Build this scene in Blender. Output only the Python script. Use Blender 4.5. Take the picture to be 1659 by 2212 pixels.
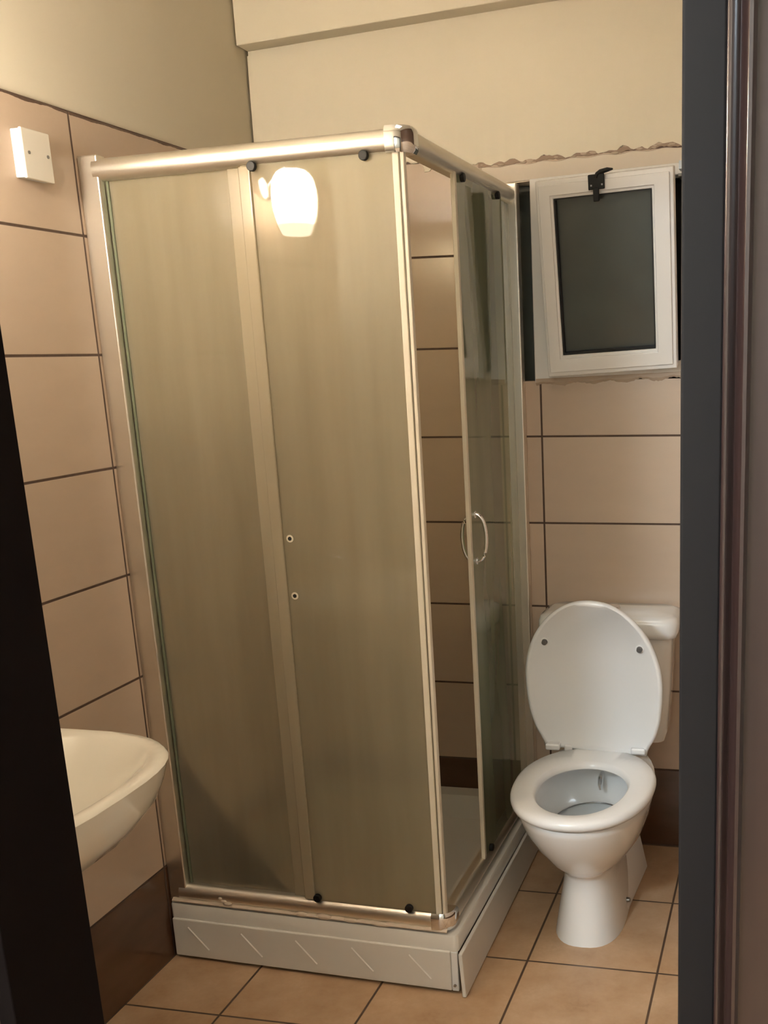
import bpy, bmesh, math, random
from mathutils import Vector, Matrix
random.seed(7)
PI = math.pi
for o in list(bpy.data.objects): bpy.data.objects.remove(o)
scn = bpy.context.scene
col = scn.collection

# ------------------------------------------------------------------ camera
FPX, PX, PY = 2297.05, 1212.63, 1353.41
cam_d = bpy.data.cameras.new('camera'); cam = bpy.data.objects.new('camera', cam_d); col.objects.link(cam)
cam_d.sensor_fit = 'HORIZONTAL'; cam_d.sensor_width = 36.0
cam_d.lens = FPX * 36.0 / 1659.0
cam_d.shift_x = -(PX - 829.5) / 1659.0
cam_d.shift_y = (PY - 1106.0) / 1659.0
cam_d.clip_start = 0.05
yaw, pitch, roll = 0.216266, -0.251693, -0.0242093
f = Vector((-math.sin(yaw)*math.cos(pitch), math.cos(yaw)*math.cos(pitch), math.sin(pitch)))
r = Vector((math.cos(yaw), math.sin(yaw), 0)); u = r.cross(f)
r, u = math.cos(roll)*r + math.sin(roll)*u, -math.sin(roll)*r + math.cos(roll)*u
Mx = Matrix((r, u, -f)).transposed().to_4x4(); Mx.translation = Vector((1.51609, -3.00707, 1.48027))
cam.matrix_world = Mx
scn.camera = cam

# ------------------------------------------------------------------ world, lights, exposure
SHADE_E = 185.0      # glass shade of the wall lamp
HALL_W = 125.0       # ceiling light of the hallway the photographer stands in
w = bpy.data.worlds.new('world'); scn.world = w; w.use_nodes = True
w.node_tree.nodes['Background'].inputs[0].default_value = (0.35, 0.45, 0.6, 1)
w.node_tree.nodes['Background'].inputs[1].default_value = 0.02
def area(name, loc, rot, size, size_y, power, colr):
    d = bpy.data.lights.new(name, 'AREA'); d.shape = 'RECTANGLE'; d.size = size; d.size_y = size_y
    d.energy = power; d.color = colr
    o = bpy.data.objects.new(name, d); col.objects.link(o); o.location = loc; o.rotation_euler = rot
    return o
def bulb(name, loc, rad, power, colr):
    d = bpy.data.lights.new(name, 'POINT'); d.energy = power; d.color = colr; d.shadow_soft_size = rad
    o = bpy.data.objects.new(name, d); col.objects.link(o); o.location = loc
    return o
bulb('hall_lamp_cool', (0.30, -3.75, 2.30), .07, HALL_W, (0.74, 0.87, 1.0))
area('ceiling_fill', (0.95, -1.25, 2.59), (0, 0, 0), 0.4, 0.4, 2.0, (1.0, 0.90, 0.76))  # unseen fill light added to brighten the upper walls
bulb('hall_lamp_warm', (0.75, -2.75, 2.45), .06, 5.0, (1.0, 0.55, 0.24))
scn.view_settings.view_transform = 'Standard'; scn.view_settings.look = 'None'
scn.view_settings.gamma = 1.0; scn.view_settings.exposure = 0.22
scn.view_settings.use_curve_mapping = False

# ------------------------------------------------------------------ helpers
def link(name, bm, mat, parent=None, smooth=False, bevel=0.0, seg=2, angle=35):
    bmesh.ops.recalc_face_normals(bm, faces=bm.faces)
    me = bpy.data.meshes.new(name); bm.to_mesh(me); bm.free()
    o = bpy.data.objects.new(name, me); col.objects.link(o)
    mats = mat if isinstance(mat, (list, tuple)) else [mat]
    for m in mats: me.materials.append(m)
    if parent: o.parent = parent
    if smooth or bevel:
        for p in me.polygons: p.use_smooth = True
    if bevel:
        b = o.modifiers.new('bevel', 'BEVEL'); b.width = bevel; b.segments = seg; b.limit_method = 'ANGLE'; b.angle_limit = math.radians(angle)
        b.harden_normals = True
    elif smooth:
        me.shade_smooth()
        try:
            me.set_sharp_from_angle(angle=math.radians(angle))
        except Exception: pass
    return o
def box(bm, x0, x1, y0, y1, z0, z1, mi=0):
    vs = [bm.verts.new(p) for p in ((x0,y0,z0),(x1,y0,z0),(x1,y1,z0),(x0,y1,z0),(x0,y0,z1),(x1,y0,z1),(x1,y1,z1),(x0,y1,z1))]
    for q in ((3,2,1,0),(4,5,6,7),(0,1,5,4),(1,2,6,5),(2,3,7,6),(3,0,4,7)):
        fc = bm.faces.new([vs[i] for i in q]); fc.material_index = mi
    return vs
def NB(): return bmesh.new()
def boxes(*bs):
    bm = NB()
    for b in bs: box(bm, *b)
    return bm
def loft(bm, rings, cap0=True, cap1=True, closed=True):
    R = [[bm.verts.new(p) for p in ring] for ring in rings]
    for a, b in zip(R, R[1:]):
        n = len(a)
        for i in range(n if closed else n-1):
            j = (i+1) % n
            bm.faces.new((a[i], a[j], b[j], b[i]))
    if cap0: bm.faces.new(R[0][::-1])
    if cap1: bm.faces.new(R[-1])
    return R
def tube(bm, pts, rad, n=12, cap=True):
    pts = [Vector(p) for p in pts]; rings = []
    for i, p in enumerate(pts):
        a = pts[max(i-1,0)]; b = pts[min(i+1,len(pts)-1)]; t = (b-a).normalized()
        up = Vector((0,0,1)) if abs(t.z) < .95 else Vector((1,0,0))
        s = t.cross(up).normalized(); v = s.cross(t)
        rr = rad[i] if isinstance(rad, (list, tuple)) else rad
        rings.append([p + rr*(math.cos(2*PI*k/n)*s + math.sin(2*PI*k/n)*v) for k in range(n)])
    loft(bm, rings, cap, cap)
def extrude_poly(bm, poly, axis, a, b):
    # poly in the two remaining axes (ordered), extruded along axis from a to b
    def P(p, t):
        if axis == 'x': return (t, p[0], p[1])
        if axis == 'y': return (p[0], t, p[1])
        return (p[0], p[1], t)
    loft(bm, [[P(p, a) for p in poly], [P(p, b) for p in poly]])
def empty(name, loc=(0,0,0)):
    o = bpy.data.objects.new(name, None); col.objects.link(o); o.location = loc; o.empty_display_size = .1
    return o
def tag(o, label=None, cat=None, group=None, kind=None):
    if label: o['label'] = label
    if cat: o['category'] = cat
    if group: o['group'] = group
    if kind: o['kind'] = kind
    return o
def struct(o): o['kind'] = 'structure'; return o
def reparent(root):
    # children were modelled in world coordinates; keep them where they are
    for c in root.children: c.location = Vector(c.location) - Vector(root.location)

# ------------------------------------------------------------------ materials
def mat(name, colr=(.8,.8,.8), rough=.5, metal=0.0, spec=.5, coat=0.0, emit=None, es=0):
    m = bpy.data.materials.new(name); m.use_nodes = True; b = m.node_tree.nodes['Principled BSDF']
    b.inputs['Base Color'].default_value = (*colr, 1); b.inputs['Roughness'].default_value = rough
    b.inputs['Metallic'].default_value = metal; b.inputs['Specular IOR Level'].default_value = spec
    b.inputs['Coat Weight'].default_value = coat; b.inputs['Coat Roughness'].default_value = .06
    if emit: b.inputs['Emission Color'].default_value = (*emit, 1); b.inputs['Emission Strength'].default_value = es
    return m
class G:
    def __init__(s, m): s.t = m.node_tree; s.n = s.t.nodes; s.l = s.t.links; s.b = s.n['Principled BSDF']
    def math(s, op, a, b=None, c=None):
        n = s.n.new('ShaderNodeMath'); n.operation = op
        for i, v in enumerate((a, b, c)):
            if v is None: continue
            if isinstance(v, (int, float)): n.inputs[i].default_value = v
            else: s.l.new(v, n.inputs[i])
        return n.outputs[0]
    def noise(s, vec, scale, detail=3, rough=.5):
        n = s.n.new('ShaderNodeTexNoise'); n.inputs['Scale'].default_value = scale; n.inputs['Detail'].default_value = detail
        n.inputs['Roughness'].default_value = rough
        if vec: s.l.new(vec, n.inputs['Vector'])
        return n.outputs['Fac']
    def coord(s):
        n = s.n.new('ShaderNodeTexCoord'); return n.outputs['Object']
    def sep(s, v):
        n = s.n.new('ShaderNodeSeparateXYZ'); s.l.new(v, n.inputs[0]); return n.outputs
    def scale(s, v, sc):
        n = s.n.new('ShaderNodeMapping'); n.inputs['Scale'].default_value = sc; s.l.new(v, n.inputs[0]); return n.outputs[0]
    def mix(s, f_, a, b):
        n = s.n.new('ShaderNodeMix'); n.data_type = 'RGBA'
        if isinstance(f_, (int, float)): n.inputs[0].default_value = f_
        else: s.l.new(f_, n.inputs[0])
        for i, v in ((6, a), (7, b)):
            if isinstance(v, tuple): n.inputs[i].default_value = (*v, 1)
            else: s.l.new(v, n.inputs[i])
        return n.outputs[2]
    def bump(s, h, strength, dist=.01):
        n = s.n.new('ShaderNodeBump'); n.inputs['Strength'].default_value = strength; n.inputs['Distance'].default_value = dist
        s.l.new(h, n.inputs['Height']); s.l.new(n.outputs[0], s.b.inputs['Normal'])
    def rng(s, v, a, b, c, d):
        n = s.n.new('ShaderNodeMapRange'); s.l.new(v, n.inputs[0])
        for i, q in enumerate((a, b, c, d)): n.inputs[i+1].default_value = q
        return n.outputs[0]
    def groove(s, v, pitch, off, half):
        # 1 inside a joint centred at off + k * pitch
        a = s.math('FRACT', s.math('ADD', s.math('DIVIDE', s.math('SUBTRACT', v, off), pitch), .5))
        d = s.math('MULTIPLY', s.math('ABSOLUTE', s.math('SUBTRACT', a, .5)), pitch)
        return s.rng(d, half, half*1.6, 1, 0)

def tile_wall(name, axis, pitch, off, base, top_line=True):
    m = mat(name, base, .24); g = G(m)
    co = g.coord(); xyz = g.sep(co); h = xyz[axis]; z = xyz[2]
    gz = g.groove(z, .25, 0.0, .0022); gh = g.groove(h, pitch, off, .0022)
    gr = g.math('MAXIMUM', gz, gh)
    n1 = g.noise(g.scale(co, (3, 3, 9)), 2.2, 4); n2 = g.noise(co, 60, 2)
    # each tile its own slight tone
    wn = g.n.new('ShaderNodeTexWhiteNoise'); wn.noise_dimensions = '2D'
    cb = g.n.new('ShaderNodeCombineXYZ')
    g.l.new(g.math('FLOOR', g.math('DIVIDE', g.math('SUBTRACT', h, off), pitch)), cb.inputs[0])
    g.l.new(g.math('FLOOR', g.math('DIVIDE', z, .25)), cb.inputs[1]); g.l.new(cb.outputs[0], wn.inputs[0])
    fac = g.math('ADD', g.math('MULTIPLY', n1, .5), g.math('MULTIPLY', wn.outputs[0], .35))
    light = g.mix(fac, tuple(c*.90 for c in base), tuple(min(1, c*1.12) for c in base))
    dark = g.mix(n1, (.085, .042, .022), (.14, .072, .04))
    tile = g.mix(g.math('LESS_THAN', z, .2495), light, dark)
    grout = g.mix(n2, (.055, .032, .024), (.12, .075, .05))
    c1 = g.mix(gr, tile, grout)
    wob = g.math('MULTIPLY', g.math('SUBTRACT', g.noise(g.scale(co, (1, 1, .01)), 14, 4), .5), .012)
    edge = g.math('GREATER_THAN', g.math('ADD', z, wob), 1.993)
    c2 = g.mix(edge, c1, (.10, .06, .045))
    g.l.new(c2, g.b.inputs['Base Color'])
    g.l.new(g.rng(gr, 0, 1, .2, .8), g.b.inputs['Roughness'])
    hgt = g.math('ADD', g.math('MULTIPLY', gr, -1.0), g.math('MULTIPLY', g.noise(co, 22, 3), .35))
    g.bump(hgt, .35, .004)
    return m
M = {}
TILE = (.57, .45, .35)
M['tile_left'] = tile_wall('wall_tiles_left', 1, .5, -.834, TILE)
M['tile_back'] = tile_wall('wall_tiles_back', 0, .5, .812, TILE)
def plaster(name, base):
    m = mat(name, base, .75, spec=.3); g = G(m); co = g.coord()
    n = g.noise(co, 3, 5); g.l.new(g.mix(n, tuple(c*.94 for c in base), tuple(min(1, c*1.04) for c in base)), g.b.inputs['Base Color'])
    g.bump(g.noise(co, 40, 5), .12, .004); return m
M['plaster'] = plaster('cream_plaster', (.78, .72, .59))
M['smear'] = plaster('whitish_smeared_plaster', (.72, .64, .55))
M['ceiling'] = plaster('ceiling_paint', (.80, .76, .66))
M['hall'] = plaster('hall_paint', (.62, .58, .50))
M['dark_mortar'] = plaster('brown_mortar', (.34, .25, .19))
M['mortar'] = plaster('rough_mortar', (.50, .40, .31))
def floor_mat():
    m = mat('floor_tiles', (.5,.3,.15), .32); g = G(m); co = g.coord(); xyz = g.sep(co)
    gx = g.groove(xyz[0], .328, .245, .0022); gy = g.groove(xyz[1], .348, -.352, .0022)
    gr = g.math('MAXIMUM', gx, gy)
    n1 = g.rng(g.noise(co, 6, 6, .65), .32, .68, 0, 1); n2 = g.noise(co, 90, 2)
    t = g.mix(n1, (.40, .245, .135), (.60, .42, .275))
    t = g.mix(g.rng(n2, .35, .7, 0, .5), t, (.50, .33, .19))
    g.l.new(g.mix(gr, t, (.09, .055, .035)), g.b.inputs['Base Color'])
    g.l.new(g.rng(n1, 0, 1, .28, .45), g.b.inputs['Roughness'])
    g.bump(g.math('SUBTRACT', g.math('MULTIPLY', n1, .2), gr), .3, .004); return m
M['floor'] = floor_mat()
def brushed(name, base, rough):
    m = mat(name, base, rough, metal=1.0); g = G(m); co = g.coord()
    n = g.noise(g.scale(co, (2, 2, 60)), 6, 3)
    g.l.new(g.rng(n, 0, 1, rough*.85, rough*1.3), g.b.inputs['Roughness']); return m
M['alu'] = brushed('satin_aluminium', (.84, .80, .73), .34)
M['chrome'] = mat('chrome', (.85, .86, .88), .05, metal=1.0)
M['ceramic'] = mat('white_ceramic', (.86, .86, .85), .12, coat=.6)
M['basin_ceramic'] = mat('cream_ceramic', (.84, .80, .70), .14, coat=.5)
M['plastic'] = mat('white_plastic', (.84, .85, .86), .22)
M['tray'] = mat('white_acrylic', (.78, .76, .72), .28)
M['pvc'] = mat('white_window_profile', (.84, .82, .80), .35)
M['black'] = mat('black_rubber', (.006, .006, .006), .5, spec=.3)
M['gasket'] = mat('black_gasket', (.008, .008, .008), .6)
M['seal'] = mat('dirty_silicone', (.62, .52, .42), .5)
M['clearseal'] = mat('cream_plastic_seal', (.72, .66, .54), .35)
M['steel'] = mat('grey_steel', (.30, .30, .30), .3, metal=1.0)
M['dark_hole'] = mat('dark_recess', (.01, .01, .01), .9)

def scum_glass(name, tint, scum_col, transp, trans, rough_refl=.02, streaks=True, veil=.0):
    m = bpy.data.materials.new(name); m.use_nodes = True; g_ = m.node_tree; n = g_.nodes; l = g_.links
    n.remove(n['Principled BSDF']); out = n['Material Output']
    tr = n.new('ShaderNodeBsdfTransparent'); tr.inputs[0].default_value = (*tint, 1)
    tl = n.new('ShaderNodeBsdfTranslucent'); tl.inputs[0].default_value = (*scum_col, 1)
    df = n.new('ShaderNodeBsdfDiffuse'); df.inputs[0].default_value = (*scum_col, 1)
    gl = n.new('ShaderNodeBsdfGlossy'); gl.inputs['Roughness'].default_value = rough_refl; gl.inputs[0].default_value = (1,1,1,1)
    mx = n.new('ShaderNodeMixShader'); mx.inputs[0].default_value = trans; l.new(df.outputs[0], mx.inputs[1]); l.new(tl.outputs[0], mx.inputs[2])
    m2 = n.new('ShaderNodeMixShader'); l.new(mx.outputs[0], m2.inputs[1]); l.new(tr.outputs[0], m2.inputs[2])
    tc = n.new('ShaderNodeTexCoord'); mp = n.new('ShaderNodeMapping'); mp.inputs['Scale'].default_value = (4, 4, .45)
    l.new(tc.outputs['Object'], mp.inputs[0]); nz = n.new('ShaderNodeTexNoise'); nz.inputs['Scale'].default_value = 1.6; nz.inputs['Detail'].default_value = 5
    l.new(mp.outputs[0], nz.inputs['Vector'])
    mr = n.new('ShaderNodeMapRange'); l.new(nz.outputs['Fac'], mr.inputs[0])
    mr.inputs[1].default_value = .3; mr.inputs[2].default_value = .7
    mr.inputs[3].default_value = transp*.78; mr.inputs[4].default_value = min(1, transp*1.2)
    l.new(mr.outputs[0], m2.inputs[0])
    fr = n.new('ShaderNodeFresnel'); fr.inputs[0].default_value = 1.55
    fm = n.new('ShaderNodeMath'); fm.operation = 'MULTIPLY'; fm.inputs[1].default_value = 1.25; l.new(fr.outputs[0], fm.inputs[0]); fm.use_clamp = True
    m3 = n.new('ShaderNodeMixShader'); l.new(fm.outputs[0], m3.inputs[0]); l.new(m2.outputs[0], m3.inputs[1]); l.new(gl.outputs[0], m3.inputs[2])
    l.new(m3.outputs[0], out.inputs['Surface'])
    return m
M['front_glass'] = scum_glass('scummed_shower_glass', (.94, .92, .80), (.68, .62, .48), .50, .66)
M['side_glass'] = scum_glass('green_tinted_shower_glass', (.86, .92, .78), (.66, .72, .52), .52, .55, rough_refl=.05)
M['stile'] = scum_glass('hazy_plastic_stile', (.85, .80, .66), (.70, .62, .46), .30, .5)
M['glass_edge'] = mat('green_glass_edge', (.13, .15, .10), .3)
def dark_pane():
    m = mat('night_window_glass', (.030, .036, .034), .16, spec=.6); g = G(m); co = g.coord()
    n = g.noise(co, 3.5, 4); g.l.new(g.mix(n, (.050, .050, .044), (.085, .105, .100)), g.b.inputs['Base Color'])  # reflection and haze on the glass put into its base colour
    return m
M['night_glass'] = dark_pane()
def varnish(name, a, b, rough):
    m = mat(name, a, rough, spec=.6, coat=.7); g = G(m); co = g.coord()
    n = g.noise(g.scale(co, (40, 40, 1.2)), 2, 5); g.l.new(g.mix(n, a, b), g.b.inputs['Base Color'])
    g.b.inputs['Coat Roughness'].default_value = .12
    g.bump(g.noise(g.scale(co, (60, 60, 6)), 1.5, 3), .15, .002); return m
M['wood'] = varnish('varnished_dark_wood', (.020, .009, .0085), (.034, .015, .013), .35)
M['jamb'] = mat('dark_painted_jamb', (.008, .0062, .0066), .7, spec=.25)
M['jamb_shaded'] = mat('shaded_brown_jamb', (.005, .003, .003), .7, spec=.08)  # shade of the unlit left side put into a darker, duller jamb colour

def lamp_glass():
    m = bpy.data.materials.new('lit_lamp_glass'); m.use_nodes = True; n = m.node_tree.nodes; l = m.node_tree.links
    b = n['Principled BSDF']; b.inputs['Base Color'].default_value = (.9,.85,.78,1); b.inputs['Roughness'].default_value = .2
    b.inputs['Emission Color'].default_value = (1.0, .86, .68, 1)
    tc = n.new('ShaderNodeTexCoord'); sp = n.new('ShaderNodeSeparateXYZ'); l.new(tc.outputs['Object'], sp.inputs[0])
    mr = n.new('ShaderNodeMapRange'); l.new(sp.outputs[2], mr.inputs[0])
    mr.inputs[1].default_value = -.060; mr.inputs[2].default_value = -.025; mr.inputs[3].default_value = SHADE_E*.05; mr.inputs[4].default_value = SHADE_E
    l.new(mr.outputs[0], b.inputs['Emission Strength']); return m
M['lamp_glass'] = lamp_glass()

# ------------------------------------------------------------------ the room
RX, DY0, DY1 = 1.62, -1.95, -2.08       # right wall, inner and outer face of the door wall
H = 2.62
struct(link('floor', boxes((-.1, 2.7, -4.2, .2, -.1, 0)), M['floor']))
struct(link('ceiling', boxes((-.1, 2.7, -4.2, .2, H, H+.1)), M['ceiling']))
# left wall: tiles up to 2 m, plaster above set back from the tile face
wl = struct(link('wall_left', boxes((-.1, -.006, DY1, .1, 0, H)), M['plaster']))
link('tile_panel', boxes((-.006, 0, DY1, 0, 0, 2.0)), M['tile_left'], wl)
WX0, WX1, WZ0, WZ1 = .735, 1.27, 1.405, 1.940
bm = boxes((0, WX0, .008, .14, 0, H), (WX1, RX, .008, .14, 0, H), (WX0, WX1, .008, .14, 0, WZ0-.012), (WX0, WX1, .008, .14, WZ1, H))
def lean(bm):      # the head of the opening is not level
    for v in bm.verts:
        if abs(v.co.z - WZ1) < 1e-5: v.co.z += .05*(v.co.x-.85) - .005
    return bm
wb = struct(link('wall_back', lean(bm), M['plaster']))
bm = boxes((0, WX0, 0, .008, 0, 2.0), (WX1, RX, 0, .008, 0, 2.0), (WX0, WX1, 0, .008, 0, WZ0), (WX0, WX1, 0, .008, WZ1, 2.0), (WX0, WX1, .008, .10, WZ0-.012, WZ0))
link('tile_panel', lean(bm), M['tile_back'], wb)
# rough plaster edge hanging over the top tile row of the back wall
bm = NB(); N = 220; lo = []; 
def rag(x):
    base = 1.981 + .042*(x-.66) if x > .5 else 1.996
    return base + .004*math.sin(x*61) + .003*math.sin(x*143+1) + random.uniform(-.0022, .0022)
ring = [[], [], [], []]
for i in range(N+1):
    x = RX*i/N; z = rag(x)
    ring[0].append((x, .008, z)); ring[1].append((x, -.004, z+.002)); ring[2].append((x, -.006, z+.008)); ring[3].append((x, .001, 2.30))
loft(bm, ring, False, False, closed=False)
link('plaster_coat', bm, M['plaster'], wb, smooth=True)
bm = NB(); ring = [[], [], []]
for i in range(160):
    x = .655 + .95*i/159; z = 1.981+.042*(x-.66); a = .002*math.sin(x*83)+random.uniform(-.0015,.0015)
    ring[0].append((x, .004, z-.006+a)); ring[1].append((x, -.0032, z-.005+a)); ring[2].append((x, -.0032, z+.006))
loft(bm, ring, False, False, closed=False)
link('mortar_joint', bm, M['dark_mortar'], wb, smooth=True)
bm = NB(); ring = [[], [], [], []]
for i in range(120):
    x = .665 + .60*i/119; zt = 1.981+.042*(x-.66)-.006; zb_ = WZ1 + .05*(x-.85) - .004 + (.0 if x > WX0 else .012*math.sin(x*50)+.02*(WX0-x)/.13)
    a = .002*math.sin(x*77)
    ring[0].append((x, .004, zt+a)); ring[1].append((x, -.003, zt-.004+a)); ring[2].append((x, -.0025, zb_+.003)); ring[3].append((x, .001, zb_))
loft(bm, ring, False, False, closed=False)
link('paint_smear', bm, M['smear'], wb, smooth=True)
# crumbs of mortar along that edge
bm = NB()
for i in range(26):
    x = random.uniform(.64, 1.25); z = rag(x) - .002; s = random.uniform(.003, .008)
    mtx = Matrix.Translation((x, -.001, z)) @ Matrix.Diagonal((s*1.6, s*.6, s*.6, 1))
    bmesh.ops.create_icosphere(bm, subdivisions=2, radius=1, matrix=mtx)
link('mortar_crumbs', bm, M['mortar'], wb, smooth=True)['kind'] = 'stuff'
struct(link('wall_right', boxes((RX, RX+.1, DY1, .14, 0, H)), M['tile_left']))
bm = boxes((0, RX, -.058, .008, 2.312, H))
for v in bm.verts:
    if v.co.z < 2.4: v.co.z += .062*v.co.x
struct(link('trim_1', bm, M['plaster'], bevel=.003))['label'] = 'plastered beam with a slightly rising lower edge'
# wall with the doorway
DX0, DX1, DH = .62, 1.49, 2.14
bm = boxes((-.1, DX0-.001, DY1+.01, DY0, 0, H), (DX1+.001, 2.7, DY1+.01, DY0, 0, H), (DX0-.001, DX1+.001, DY1+.01, DY0, DH, H))
struct(link('wall_front', bm, M['hall']))
# hallway
struct(link('wall_hall_left', boxes((-.1, 0.0, -4.2, DY1+.009, 0, H)), M['hall']))
struct(link('wall_hall_right', boxes((2.6, 2.7, -4.2, DY1+.009, 0, H)), M['hall']))
struct(link('wall_hall_back', boxes((0, 2.6, -4.2, -4.1, 0, H)), M['hall']))

# ------------------------------------------------------------------ door frame
door = struct(empty('door_1', (1.05, DY1, 0))); door['label'] = 'dark wooden door frame'
JL, JR = .660, 1.421
link('jamb', boxes((DX0, JL, DY1-.012, DY0+.004, 0, DH)), M['jamb_shaded'], door, bevel=.002)
link('jamb', boxes((JR, 1.457, DY1, DY0, 0, DH)), M['jamb'], door, bevel=.003)
# moulded architrave on the right, profile in x/y extruded upward
prof = [(1.457, DY1+.01), (1.457, DY1-.012), (1.4585, DY1-.015), (1.461, DY1-.0165), (1.4635, DY1-.015), (1.465, DY1-.0115),
        (1.4675, DY1-.010), (1.470, DY1-.0125), (1.472, DY1-.0185), (1.4745, DY1-.022), (1.4775, DY1-.022), (1.4795, DY1-.0185), (1.4805, DY1-.0145),
        (1.486, DY1-.0135), (1.505, DY1-.0135), (1.520, DY1-.0155), (1.528, DY1-.019), (1.534, DY1-.018), (1.537, DY1-.012), (1.537, DY1+.01)]
bm = NB(); extrude_poly(bm, prof, 'z', 0, DH+.07)
link('architrave', bm, M['wood'], door, smooth=True, angle=50)
link('architrave', boxes((.54, DX0+.02, DY1-.014, DY1+.0095, 0, DH+.07)), M['wood'], door, bevel=.004)
link('head', boxes((DX0, DX1, DY1-.002, DY0, DH-.03, DH)), M['wood'], door)
link('architrave', boxes((.54, 1.457, DY1-.016, DY1+.0095, DH, DH+.07)), M['wood'], door, bevel=.004)
reparent(door)

# ------------------------------------------------------------------ window
win = struct(empty('window_1', (1.02, .03, 1.405))); win['label'] = 'white framed hopper window tilted open at night'
def frame_bm(x0, x1, z0, z1, y0, y1, wl_, wr_, wt_, wb_):
    bm = NB()
    o = [(x0,z0),(x1,z0),(x1,z1),(x0,z1)]; i = [(x0+wl_,z0+wb_),(x1-wr_,z0+wb_),(x1-wr_,z1-wt_),(x0+wl_,z1-wt_)]
    v = {}
    for k, y in enumerate((y0, y1)):
        for nme, P in (('o', o), ('i', i)):
            for q, p in enumerate(P): v[k, nme, q] = bm.verts.new((p[0], y, p[1]))
    for q in range(4):
        t = (q+1) % 4
        bm.faces.new((v[0,'o',q], v[0,'o',t], v[0,'i',t], v[0,'i',q])); bm.faces.new((v[1,'o',t], v[1,'o',q], v[1,'i',q], v[1,'i',t]))
        bm.faces.new((v[0,'o',t], v[0,'o',q], v[1,'o',q], v[1,'o',t])); bm.faces.new((v[0,'i',q], v[0,'i',t], v[1,'i',t], v[1,'i',q]))
    return bm
def shear_z(o, k, x0):      # the window hangs a little out of level
    for v in o.data.vertices: v.co.z += k*(v.co.x-x0)
fr = link('frame', frame_bm(.797, 1.262, 1.400, 1.938, -.004, .055, .045, .045, .030, .034), M['pvc'], win, bevel=.003)
shear_z(fr, .048, .80)
sp = link('side_pane', boxes((WX0+.001, .80, .060, .066, WZ0, WZ1-.012)), M['night_glass'], win)
link('night_backing', boxes((.80, WX1-.001, .090, .096, WZ0, WZ1)), M['dark_hole'], win)  # black sheet added to stand in for the dark outside
# tilted sash, modelled upright with its foot at z = 0 and turned about the bottom edge
sash = link('sash', frame_bm(.847, 1.204, 0, .502, -.040, 0, .045, .056, .046, .056), M['pvc'], win, bevel=.003)
bead = link('bead', frame_bm(.855, 1.194, .012, .491, -.046, -.0395, .030, .040, .027, .036), M['pvc'], sash, bevel=.002)
gk = link('gasket', frame_bm(.8925, 1.1475, .0565, .4555, -.0375, -.003, .004, .003, .003, .006), M['gasket'], sash)
pane = link('pane', boxes((.896, 1.145, -.016, -.010, .062, .453)), M['night_glass'], sash)
# latch on the top edge
bm = boxes((.988, 1.030, -.054, -.046, .468, .504), (1.001, 1.016, -.060, -.052, .440, .473))
lt = link('latch', bm, M['black'], sash, bevel=.002)
bm = NB(); tube(bm, [(1.008, -.055, .504), (1.011, -.052, .512), (1.020, -.048, .517), (1.038, -.046, .521), (1.052, -.046, .522)], [.004, .005, .006, .0055, .002], 8)
link('latch_hook', bm, M['black'], lt, smooth=True)
for x, z in ((.994, .484), (1.022, .486)): link('screw', boxes((x, x+.004, -.0555, -.053, z, z+.004)), M['steel'], lt)
sash.rotation_euler = (math.radians(11.5), 0, 0); sash.location = (0, -.012, 1.424)
for o in (sash, bead, gk, pane, lt): shear_z(o, .05, .845)
bm = boxes((1.206, 1.214, -.045, .0, 1.935, 1.955), (1.206, 1.214, -.060, .0, 1.915, 1.922))
link('stay', bm, M['steel'], win)
reparent(win)
# mortar line under the window
bm = NB(); ring = [[], [], []]
for i in range(90):
    x = .80 + .46*i/89; z = 1.405 + .03*(x-.80)
    a = .004*math.sin(x*70)+random.uniform(-.002,.002)
    ring[0].append((x, 0, z-.012+a)); ring[1].append((x, -.006, z-.005+a*.6)); ring[2].append((x, -.004, z+.006))
loft(bm, ring, False, False, closed=False)
link('mortar_strip', bm, M['mortar'], win, smooth=True).location = -Vector(win.location)

# ------------------------------------------------------------------ shower tray
def fy(x, y):       # the enclosure front is a little out of square with the walls
    return y + .032*(1 - x/.78) if y < -.6 else y
def skew(bm):
    for v in bm.verts: v.co.y = fy(v.co.x, v.co.y)
    return bm
tray = tag(empty('shower_tray', (.39, -.43, 0)), 'white shower tray under the glass cabin, with slashed apron panels', 'shower tray')
def rect(x0, x1, y0, y1, z, rad, n=5):
    pts = []
    for cx_, cy_, a0 in ((x1-rad, y0+rad, -PI/2), (x1-rad, y1-rad, 0), (x0+rad, y1-rad, PI/2), (x0+rad, y0+rad, PI)):
        for k in range(n+1):
            a = a0 + PI/2*k/n; pts.append((cx_+rad*math.cos(a), cy_+rad*math.sin(a), z))
    return pts
bm = NB()
rings = [rect(.004, .768, -.858, -.004, .104, .012), rect(.002, .776, -.866, -.002, .110, .012), rect(.002, .776, -.866, -.002, .146, .012), rect(.004, .773, -.863, -.004, .151, .010),
         rect(.045, .705, -.795, -.045, .151, .03), rect(.060, .690, -.780, -.060, .150, .04), rect(.085, .665, -.755, -.085, .085, .05), rect(.30, .45, -.50, -.35, .078, .03)]
loft(bm, rings, False, True)
skew(bm); link('basin', bm, M['tray'], tray, smooth=True, angle=50)
bm = NB(); tube(bm, [(.38, -.42, .078), (.38, -.42, .082)], .04, 24); link('drain', bm, M['chrome'], tray)
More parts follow.
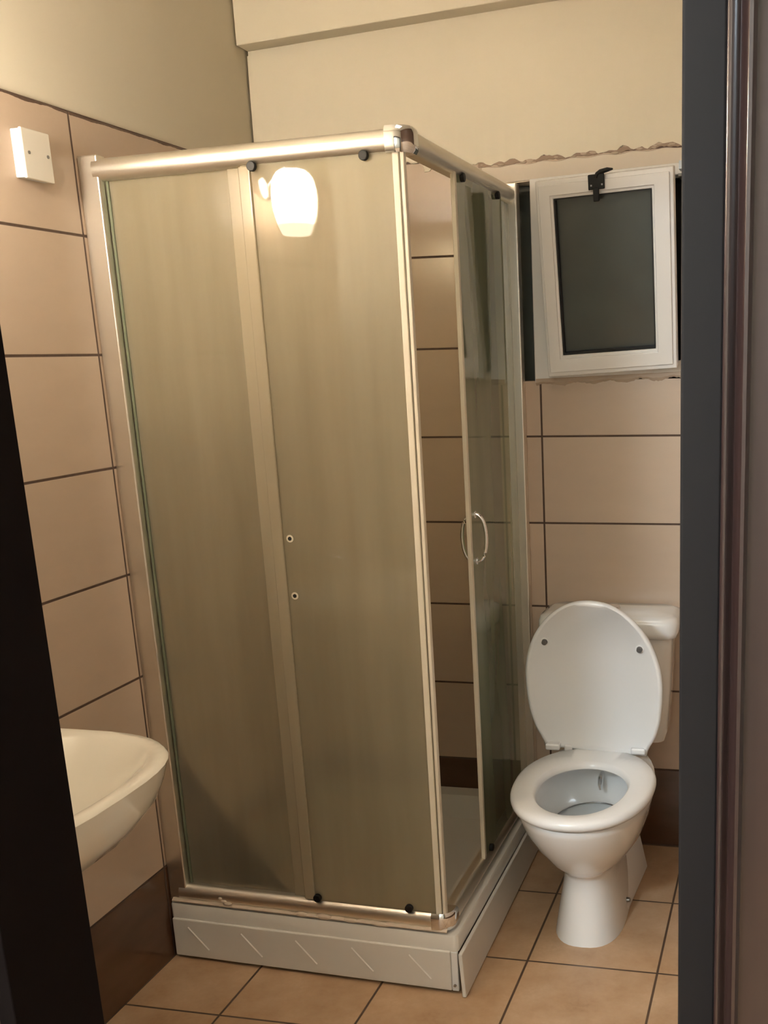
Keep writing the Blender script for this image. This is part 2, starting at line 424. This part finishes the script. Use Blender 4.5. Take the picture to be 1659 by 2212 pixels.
# hidden support under the tray
# front apron with embossed slashes
bm = boxes((.008, .757, -.872, -.860, .008, .112)); skew(bm)
ap = link('apron_panel', bm, M['tray'], tray, bevel=.003)
for k in range(5):
    x0 = .052 + .150*k; z0, z1 = .092, .034; bm = NB()
    p, q = Vector((x0, 0, z0)), Vector((x0+.054, 0, z1)); d = (q-p).normalized(); s = Vector((d.z, 0, -d.x))*.0022
    ring = []
    a = [(p-s), (p), (p+s)]; b = [(q-s), (q), (q+s)]; yy = (-.8715, -.8745, -.8715)
    loft(bm, [[(a[i].x, yy[i], a[i].z) for i in range(3)], [(b[i].x, yy[i], b[i].z) for i in range(3)]])
    skew(bm); link('embossed_slash', bm, M['tray'], ap)
# metal/plastic corner strip with a screw, and the loose side apron
bm = boxes((.757, .774, -.868, -.858, .006, .110)); skew(bm); cs = link('corner_strip', bm, M['plastic'], tray, bevel=.002)
bm = NB(); tube(bm, [(.765, -.867, .022), (.765, -.871, .022)], .0035, 10); link('screw', bm, M['steel'], cs)
bm = NB()
v0 = [(.779, -.872, .0), (.789, -.872, .0), (.789, -.02, .0), (.779, -.02, .0)]
lo_ = [(.787, -.884, .002), (.797, -.884, .002), (.788, -.02, .004), (.779, -.02, .004)]
hi_ = [(.779, -.878, .112), (.789, -.878, .112), (.786, -.02, .112), (.777, -.02, .112)]
loft(bm, [lo_, hi_]); link('apron_panel', bm, M['tray'], tray, bevel=.0025)
reparent(tray)

# ------------------------------------------------------------------ shower enclosure
enc = tag(empty('shower_enclosure', (.39, -.43, .15)), 'corner shower cabin with cloudy glass, aluminium rails and one side slid open', 'shower enclosure')
ZT0, ZT1, ZB0, ZB1 = 1.858, 1.903, .157, .200
# rail profile (offset outward, height): rounded outside, flat inside
def rail_prof(z0, z1, out, inn):
    pts = [(inn, z0), (inn, z1)]; c = (z0+z1)/2; hh = (z1-z0)/2
    for k in range(9):
        a = PI/2 - PI*k/8; pts.append((out-.018+.018*math.cos(a)*1.0, c+hh*math.sin(a)))
    return pts
def rail_front(z0, z1, x0, x1):
    bm = NB(); P = [(-.845-(o_-.020), z) for o_, z in rail_prof(z0, z1, .038, 0)]
    extrude_poly(bm, P, 'x', x0, x1); return skew(bm)
def rail_side(z0, z1, y0, y1):
    bm = NB(); P = [(.742+(o_-.020)+.008, z) for o_, z in rail_prof(z0, z1, .034, 0)]
    extrude_poly(bm, P, 'y', y0, y1); return bm
link('top_rail', rail_front(ZT0, ZT1, .036, .728), M['alu'], enc, smooth=True, angle=40)
link('top_rail', rail_side(ZT0, ZT1, -.832, -.006), M['alu'], enc, smooth=True, angle=40)
link('bottom_rail', rail_front(ZB0, ZB1, .030, .722), M['alu'], enc, smooth=True, angle=40)
link('bottom_rail', rail_side(ZB0, ZB1, -.838, -.006), M['alu'], enc, smooth=True, angle=40)
# chrome corner connectors: rounded elbow
for z0, z1 in ((ZT0-.002, ZT1+.003), (ZB0, ZB1+.003)):
    bm = NB(); rings = []
    for t, k in ((0, .86), (.12, .97), (.3, 1.0), (.7, 1.0), (.88, .97), (1, .86)):
        z = z0+(z1-z0)*t; ring = []
        cx_, cy_ = .728, -.828
        for i in range(13):
            a = -PI/2 + (PI/2)*i/12; rr = .037*k
            ring.append((cx_+rr*math.cos(a), cy_+rr*math.sin(a)-.0, z))
        ring += [(.728+.037*k, -.812, z), (.728, -.812, z), (.712, -.828, z), (.712, -.828-.037*k, z)]
        rings.append(ring)
    loft(bm, rings); link('corner_connector', bm, M['chrome'], enc, smooth=True, angle=50)
# wall profiles
bm = boxes((.001, .050, -.858, -.826, .157, 1.910)); skew(bm)
link('wall_profile', bm, M['alu'], enc, bevel=.004)
link('wall_profile', boxes((.736, .768, -.034, -.001, .157, 1.912)), M['alu'], enc, bevel=.004)
# front: fixed pane by the wall, sliding door in front of it
def pane_front(x0, x1, y, parent, name, mt, th=.005):
    bm = boxes((x0, x1, y-th/2, y+th/2, ZB1-.012, ZT0+.010)); skew(bm); return link(name, bm, mt, parent)
fp = pane_front(.051, .374, -.832, enc, 'fixed_panel', M['front_glass'])
bm = boxes((.346, .377, -.842, -.822, ZB1-.004, ZT0+.004)); skew(bm); link('stile', bm, M['stile'], fp, bevel=.003)
bm = boxes((.052, .058, -.838, -.826, ZB1, ZT0)); skew(bm); link('gasket', bm, M['glass_edge'], fp)
dp = pane_front(.384, .742, -.850, enc, 'sliding_door', M['front_glass'])
bm = boxes((.380, .408, -.857, -.843, ZB1, ZT0)); skew(bm); st = link('stile', bm, M['stile'], dp, bevel=.003)
bm = boxes((.722, .736, -.856, -.842, ZB1, ZT0), (.739, .747, -.855, -.840, ZB1, ZT0)); skew(bm); link('stile', bm, M['clearseal'], dp, bevel=.002)
for z in (1.093, .962):
    bm = NB(); tube(bm, [(.424, -.852, z), (.424, -.8545, z)], .0045, 14); skew(bm); link('handle_hole', bm, M['dark_hole'], dp)
    bm = NB(); tube(bm, [(.424, -.8525, z), (.424, -.8536, z)], .0085, 18); skew(bm); link('handle_washer', bm, M['clearseal'], dp)
for x, z in ((.416, ZB1+.008), (.655, ZB1+.008), (.414, ZT0-.002), (.663, ZT0-.002)):
    bm = NB(); tube(bm, [(x, -.853, z), (x, -.864, z)], .010, 16); skew(bm); link('roller', bm, M['black'], dp, bevel=.002)
# side: fixed pane by the back wall, sliding door pushed back
sp_ = link('fixed_panel', boxes((.739, .744, -.400, -.034, ZB1-.012, ZT0+.010)), M['side_glass'], enc)
link('glass_edge', boxes((.7385, .7445, -.4035, -.400, ZB1-.012, ZT0)), M['glass_edge'], sp_)
sd = link('sliding_door', boxes((.750, .755, -.545, -.150, ZB1-.012, ZT0+.010)), M['side_glass'], enc)
link('stile', boxes((.747, .758, -.556, -.542, ZB1-.006, ZT0+.006)), M['clearseal'], sd, bevel=.002)
for y, z in ((-.50, ZB1+.004), (-.20, ZB1+.004), (-.50, ZT0+.000), (-.20, ZT0+.0)):
    bm = NB(); tube(bm, [(.754, y, z), (.765, y, z)], .010, 16); link('roller', bm, M['black'], sd, bevel=.002)
# D-shaped bows of the handle, one each side of the glass
for s in (1, -1):
    bm = NB(); pts = []
    for k in range(15):
        a = -PI/2 + PI*k/14
        pts.append((.7525 + s*(.004+.027*math.cos(a)**.8 if math.cos(a) > 0 else .004), -.510, 1.043 + .058*math.sin(a)))
    tube(bm, pts, .0048, 12); link('handle', bm, M['chrome'], sd, smooth=True)
for z in (.985, 1.101):
    bm = NB(); tube(bm, [(.746, -.510, z), (.759, -.510, z)], .009, 16); link('handle_boss', bm, M['chrome'], sd, bevel=.0015)
# dirty sealant between tray lip and bottom rail, with blobs and the smear that runs down
bm = NB(); ring = [[], [], []]
for i in range(110):
    x = .01 + .74*i/109; a = .003*abs(math.sin(x*37))+.003*abs(math.sin(x*91))+random.uniform(0,.002)
    ring[0].append((x, -.8655, .1572)); ring[1].append((x, -.866, .160)); ring[2].append((x, -.857, .160+a))
loft(bm, ring, False, False, closed=False)
for x, z, sx, sz in ((.148, .178, .006, .004), (.157, .171, .009, .005), (.166, .165, .013, .006), (.37, .160, .018, .007), (.43, .160, .022, .008), (.58, .158, .03, .006), (.50, .159, .02, .006)):
    bmesh.ops.create_icosphere(bm, subdivisions=2, radius=1, matrix=Matrix.Translation((x, -.861, z)) @ Matrix.Diagonal((sx, .006, sz, 1)))
skew(bm); link('sealant', bm, M['seal'], enc, smooth=True, angle=60)
# the top of the cabin rises a little towards its outer corner
for o in enc.children_recursive:
    for v in o.data.vertices:
        if v.co.z > 1.7: v.co.z += .014*max(0, min(1, v.co.x/.74)) + .002
reparent(enc)

# ------------------------------------------------------------------ toilet
TX = 1.024
def egg(cx_, yb, yf, hw, z, n=40, p=2.25, ymid=None):
    """egg outline: widest at ymid, yb = back, yf = front (towards the room, negative y)"""
    ym = ymid if ymid is not None else (yb*.45+yf*.55); pts = []
    for k in range(n):
        a = 2*PI*k/n; c, s = math.cos(a), math.sin(a)
        x = cx_ + hw*math.copysign(abs(c)**(2/p), c)
        y = ym + (abs(yb-ym) if s > 0 else abs(yf-ym))*math.copysign(abs(s)**(2/p), s)
        pts.append((x, y, z))
    return pts
toilet = tag(empty('toilet', (TX, -.45, 0)), 'white close-coupled toilet with its lid raised, beside the shower', 'toilet')
bm = NB()
rings = [egg(TX, -.150, -.616, .092, .000, p=2.6, ymid=-.45), egg(TX, -.150, -.612, .089, .020, p=2.6, ymid=-.45), egg(TX, -.152, -.600, .080, .080, p=2.7, ymid=-.44),
         egg(TX, -.155, -.592, .071, .130, p=2.7, ymid=-.44), egg(TX, -.155, -.589, .066, .170, p=2.5, ymid=-.44), egg(TX, -.155, -.598, .070, .186, p=2.3, ymid=-.44),
         egg(TX, -.155, -.630, .090, .205, p=2.1, ymid=-.45), egg(TX, -.155, -.665, .115, .235, p=2.05, ymid=-.47),
         egg(TX, -.155, -.705, .140, .280, p=2.05, ymid=-.49), egg(TX, -.155, -.748, .158, .330, p=2.1, ymid=-.50),
         egg(TX, -.155, -.772, .168, .372, p=2.15, ymid=-.51), egg(TX, -.155, -.778, .171, .388, p=2.15, ymid=-.51), egg(TX, -.157, -.776, .169, .394, p=2.15, ymid=-.51),
         # over the rim and down inside
         egg(TX, -.300, -.750, .130, .394, p=2.1, ymid=-.52), egg(TX, -.305, -.747, .126, .386, p=2.1, ymid=-.52), egg(TX, -.300, -.747, .128, .350, p=2.1, ymid=-.52),
         egg(TX, -.320, -.712, .116, .295, p=2.1, ymid=-.51), egg(TX, -.330, -.655, .085, .245, p=2.05, ymid=-.49), egg(TX, -.355, -.60, .055, .215, p=2, ymid=-.47)]
loft(bm, rings); link('bowl', bm, M['ceramic'], toilet, smooth=True, angle=60)
# water in the bowl
bm = NB(); loft(bm, [egg(TX, -.338, -.69, .108, .276, p=2.05, ymid=-.505), egg(TX, -.338, -.69, .108, .278, p=2.05, ymid=-.505)])
M['water'] = mat('bowl_water', (.62, .68, .72), .03, spec=.6); link('water', bm, M['water'], toilet)
bm = NB(); tube(bm, egg(TX, -.337, -.69, .107, .280, p=2.05, ymid=-.505)[:21], .0016, 8)
link('waterline_mark', bm, M['steel'], toilet, smooth=True)
# foot flange at the sides with bolt
bm = NB()
for s in (1,):
    rings = []
    for t in range(7):
        y = -.47 + .32*t/6; rings.append([(TX+.060, y, 0), (TX+.060+.028+.022*t/6, y, 0), (TX+.060+.026+.020*t/6, y, .018), (TX+.060+.004+.008*t/6, y, .075+.10*t/6), (TX+.045, y, .09+.12*t/6)])
    loft(bm, rings)
    rings = [[(2*TX-p[0], p[1], p[2]) for p in rg][::-1] for rg in rings]; loft(bm, rings)
link('foot_flange', bm, M['ceramic'], toilet, bevel=.006)
for s in (1, -1):
    bm = NB(); tube(bm, [(TX+s*.083, -.415, .034), (TX+s*.096, -.417, .036)], [.008, .0055], 12); link('bolt_cap', bm, M['steel'] if s == 1 else M['plastic'], toilet, smooth=True)
# seat: ring
SB, SF = -.318, -.797
bm = NB()
def seat_ring(k, z): return egg(TX, SB-.0*k, SF+.010*k, .180-.010*k, z, n=56, p=2.2, ymid=-.535)
def hole(k, z): return egg(TX, -.415-.006*k, -.752+.004*k, .117-.005*k, z, n=56, p=2.05, ymid=-.565)
outer = [hole(1, .412), seat_ring(1.2, .404), seat_ring(.3, .406), seat_ring(0, .413), seat_ring(0, .419), seat_ring(.35, .426), seat_ring(1.1, .430), hole(-.9, .430), hole(0, .427), hole(.8, .419), hole(1, .412)]
R_ = [[bm.verts.new(p) for p in rg] for rg in outer[:-1]]
R_.append(R_[0])
for a, b in zip(R_, R_[1:]):
    for i in range(56):
        j = (i+1) % 56; bm.faces.new((a[i], a[j], b[j], b[i]))
seat = link('seat', bm, M['plastic'], toilet, smooth=True, angle=70)
bm = NB()
loft(bm, [egg(TX, SB+.012, -.36, .140, .408, n=24, p=4, ymid=-.335), egg(TX, SB+.012, -.36, .140, .429, n=24, p=4, ymid=-.335)])
# seat buffer gap: small rubber pads between seat and rim
bm.free()
for sx in (-1, 1):
    for y in (-.40, -.62): link('buffer', boxes((TX+sx*.13-.012, TX+sx*.13+.012, y-.006, y+.006, .393, .409)), M['plastic'], seat)
# lid, raised: built flat then turned about the hinge line
lid_root = None
LL = .402
def lid_ring(k, z, n=56):
    pts = []
    for (x, y, zz) in egg(0, -.004, -LL+.006*k, .184-.006*k, z, n=n, p=2.35, ymid=-.235):
        if y > -.10:       # square shoulders towards the hinge
            t = min(1, (y+.10)/.10); x = x*(1-.0*t)
        pts.append((x, y, z))
    return pts
def lid_pts(k, z):
    # outline from hinge end (y=0) to tip (y=-LL): narrow foot, widest at 60 %
    prof_ = [(0, .142), (.02, .146), (.054, .166), (.10, .179), (.15, .184), (.19, .185), (.42, .185)]
    L_, R__ = [], []
    for i in range(44):
        t = 1-(1-i/43.0)**1.7; s_ = .410*t
        for (a, b) in zip(prof_, prof_[1:]):
            if a[0] <= s_ <= b[0]+1e-9:
                q = (s_-a[0])/(b[0]-a[0]); hw = a[1]+(b[1]-a[1])*q; break
        if s_ > .19: hw = .185*math.sqrt(max(0, 1-((s_-.19)/.22)**2))
        hw = max(0, hw-.006*k); y = -min(s_, .410-.006*k) - .004*k*(1 if i == 0 else 0)
        y *= 1.10
        R__.append((hw, y, z)); L_.append((-hw, y, z))
    return R__ + L_[::-1][1:]
bm = NB()
loft(bm, [lid_pts(1.0, -.010), lid_pts(0, -.006), lid_pts(0, .004), lid_pts(.8, .009), lid_pts(2.4, .012)], False, True)
# underside (faces the room when raised): shallow dish inside a rolled edge
loft(bm, [lid_pts(1.0, -.010), lid_pts(2.0, -.009), lid_pts(3.0, -.003)], False, True)
bmesh.ops.remove_doubles(bm, verts=bm.verts, dist=.0003)
lid = link('lid', bm, M['plastic'], toilet, smooth=True, angle=60)
lid.location = (TX-.010, -.322, .428)
for s in (-1, 1):
    bm = NB(); tube(bm, [(s*.126, -.326, -.002), (s*.126, -.326, -.012)], [.0085, .007], 16)
    link('lid_bumper', bm, mat('grey_rubber', (.10,.10,.10), .5) if s == -1 else bpy.data.materials['grey_rubber'], lid, smooth=True)
    bm = NB(); tube(bm, [(s*.126, -.326, -.002), (s*.126, -.326, -.005)], .0115, 16); link('bumper_ring', bm, M['plastic'], lid)
TILT = math.radians(-(90-12.5))
lid.rotation_euler = (TILT, math.radians(2.0), math.radians(-2.5))
# hinges
for s in (-1, 1):
    bm = boxes((TX-.008+s*.118-.020, TX-.008+s*.118+.020, -.348, -.312, .429, .447)); hg = link('hinge', bm, M['plastic'], toilet, bevel=.005, seg=3)
    bm = NB(); tube(bm, [(TX+s*.098, -.318, .435), (TX+s*.088, -.318, .435)], .006, 12); link('hinge_pin', bm, M['steel'], hg, smooth=True)
    link('hinge_post', boxes((TX+s*.085-.012, TX+s*.085+.012, -.332, -.300, .392, .441)), M['plastic'], hg, bevel=.005)
# cistern
def crect(hw, y0, y1, z, rad): return rect(TX-hw, TX+hw, y0, y1, z, rad, 6)
bm = NB(); loft(bm, [crect(.155, -.150, -.012, .392, .03), crect(.163, -.160, -.012, .42, .035), crect(.172, -.170, -.012, .55, .035), crect(.178, -.174, -.012, .716, .035)])
ci = link('cistern', bm, M['ceramic'], toilet, smooth=True, angle=50)
bm = NB(); loft(bm, [crect(.182, -.182, -.010, .706, .03), crect(.193, -.194, -.010, .711, .035), crect(.198, -.199, -.010, .726, .04), crect(.198, -.199, -.010, .750, .04), crect(.193, -.194, -.012, .764, .04), crect(.175, -.178, -.02, .771, .04), crect(.10, -.12, -.06, .773, .03)])
cl = link('cistern_lid', bm, M['ceramic'], toilet, smooth=True, angle=60)
bm = NB(); tube(bm, [(TX, -.095, .772), (TX, -.095, .779)], [.026, .024], 24); link('flush_button', bm, M['chrome'], cl, smooth=True)
# little spray nozzle inside the bowl
bm = NB(); tube(bm, [(TX+.004, -.300, .352), (TX+.004, -.335, .350), (TX+.006, -.352, .338), (TX+.008, -.356, .326)], [.007, .008, .007, .004], 12)
link('spray_nozzle', bm, M['chrome'], toilet, smooth=True)
reparent(toilet)

# ------------------------------------------------------------------ wash basin on the left wall
BZ, BY = .805, -1.60
basin = tag(empty('washbasin', (0, BY, BZ)), 'cream wall-hung washbasin mounted on the left wall', 'washbasin')
def bas(xf, hy, z, p=3.2, xb=.0005, n=48):
    pts = []
    for k in range(n):
        a = 2*PI*k/n; c, s = math.cos(a), math.sin(a)
        if c >= 0:
            x = xf*.42 + (xf*.58)*abs(c)**(2/3.0); y = hy*math.copysign(abs(s)**(2/3.0), s)
        else:
            x = xf*.42 - (xf*.42-xb)*abs(c)**(2/7.0); y = hy*math.copysign(abs(s)**(2/7.0), s)*1.0
        pts.append((x, BY+y, z))
    return pts
def bas_in(xb, xf, hy, z, n=48):
    pts = []
    for k in range(n):
        a = 2*PI*k/n; c, s = math.cos(a), math.sin(a)
        xm = (xb+xf)/2; pts.append((xm+(xf-xm)*math.copysign(abs(c)**(2/2.4), c), BY+hy*math.copysign(abs(s)**(2/2.4), s), z))
    return pts
bm = NB()
loft(bm, [bas(.18, .10, .585), bas(.23, .14, .595), bas(.32, .19, .63), bas(.405, .24, .68), bas(.447, .262, .730), bas(.462, .270, .762), bas(.470, .274, .788), bas(.474, .276, .800), bas(.468, .273, .806),
          bas_in(.10, .450, .255, .806), bas_in(.105, .442, .248, .800), bas_in(.12, .40, .215, .76), bas_in(.15, .34, .16, .70), bas_in(.20, .28, .06, .675)])
link('bowl', bm, M['basin_ceramic'], basin, smooth=True, angle=60)
bm = NB(); tube(bm, [(.055, BY, .804), (.055, BY, .87), (.075, BY, .895), (.13, BY, .89), (.15, BY, .875)], [.018, .016, .014, .012, .011], 14)
tube(bm, [(.055, BY, .885), (.045, BY, .93), (.09, BY, .955)], [.012, .009, .007], 10)
link('tap', bm, M['chrome'], basin, smooth=True)
reparent(basin)

# ------------------------------------------------------------------ blank plate on the left wall
sw = tag(empty('junction_box_cover', (0, -.984, 1.886)), 'small square white box with a blank screwed cover, high on the left wall', 'wall box')
link('box_body', boxes((0, .020, -1.024, -.944, 1.841, 1.931)), M['plastic'], sw, bevel=.002)
cv = link('cover_plate', boxes((.0195, .026, -1.026, -.942, 1.839, 1.933)), mat('cream_cover_plastic', (.78,.74,.66), .4), sw, bevel=.002)
for y in (-1.010, -.954):
    bm = NB(); tube(bm, [(.0255, y, 1.888), (.0272, y, 1.888)], .0035, 10); link('screw', bm, M['steel'], cv)
reparent(sw)

# ------------------------------------------------------------------ lamp on the left wall above the basin (seen mirrored in the shower glass)
LP = Vector((.094, -1.55, 1.900))
lamp = tag(empty('wall_lamp', (0, LP.y, LP.z)), 'glowing glass-shaded wall lamp above the washbasin, seen mirrored in the shower glass', 'lamp')
bm = NB(); tube(bm, [(0, LP.y, 1.95), (.012, LP.y, 1.95), (.018, LP.y, 1.95)], [.040, .040, .03], 24)
tube(bm, [(.015, LP.y, 1.95), (.05, LP.y, 1.985), (.085, LP.y, 2.0), (.10, LP.y, 1.99)], .008, 10)
tube(bm, [(.10, LP.y, 1.995), (.10, LP.y, 1.975)], .022, 20)
link('bracket', bm, M['chrome'], lamp, smooth=True)
bm = NB(); rings = []
for z, rr in ((.085, .024), (.080, .044), (.060, .060), (.030, .066), (0, .066), (-.03, .062), (-.06, .054), (-.085, .044), (-.088, .038)):
    rings.append([(rr*math.cos(2*PI*k/8+PI/8) if z < -.04 else rr*math.cos(2*PI*k/8+PI/8), rr*math.sin(2*PI*k/8+PI/8), z) for k in range(8)])
loft(bm, rings); sh = link('glass_shade', bm, M['lamp_glass'], lamp, smooth=True, angle=20)
sub = sh.modifiers.new('subdivision', 'SUBSURF'); sub.levels = 2; sub.render_levels = 2
sh.location = LP
reparent(lamp)
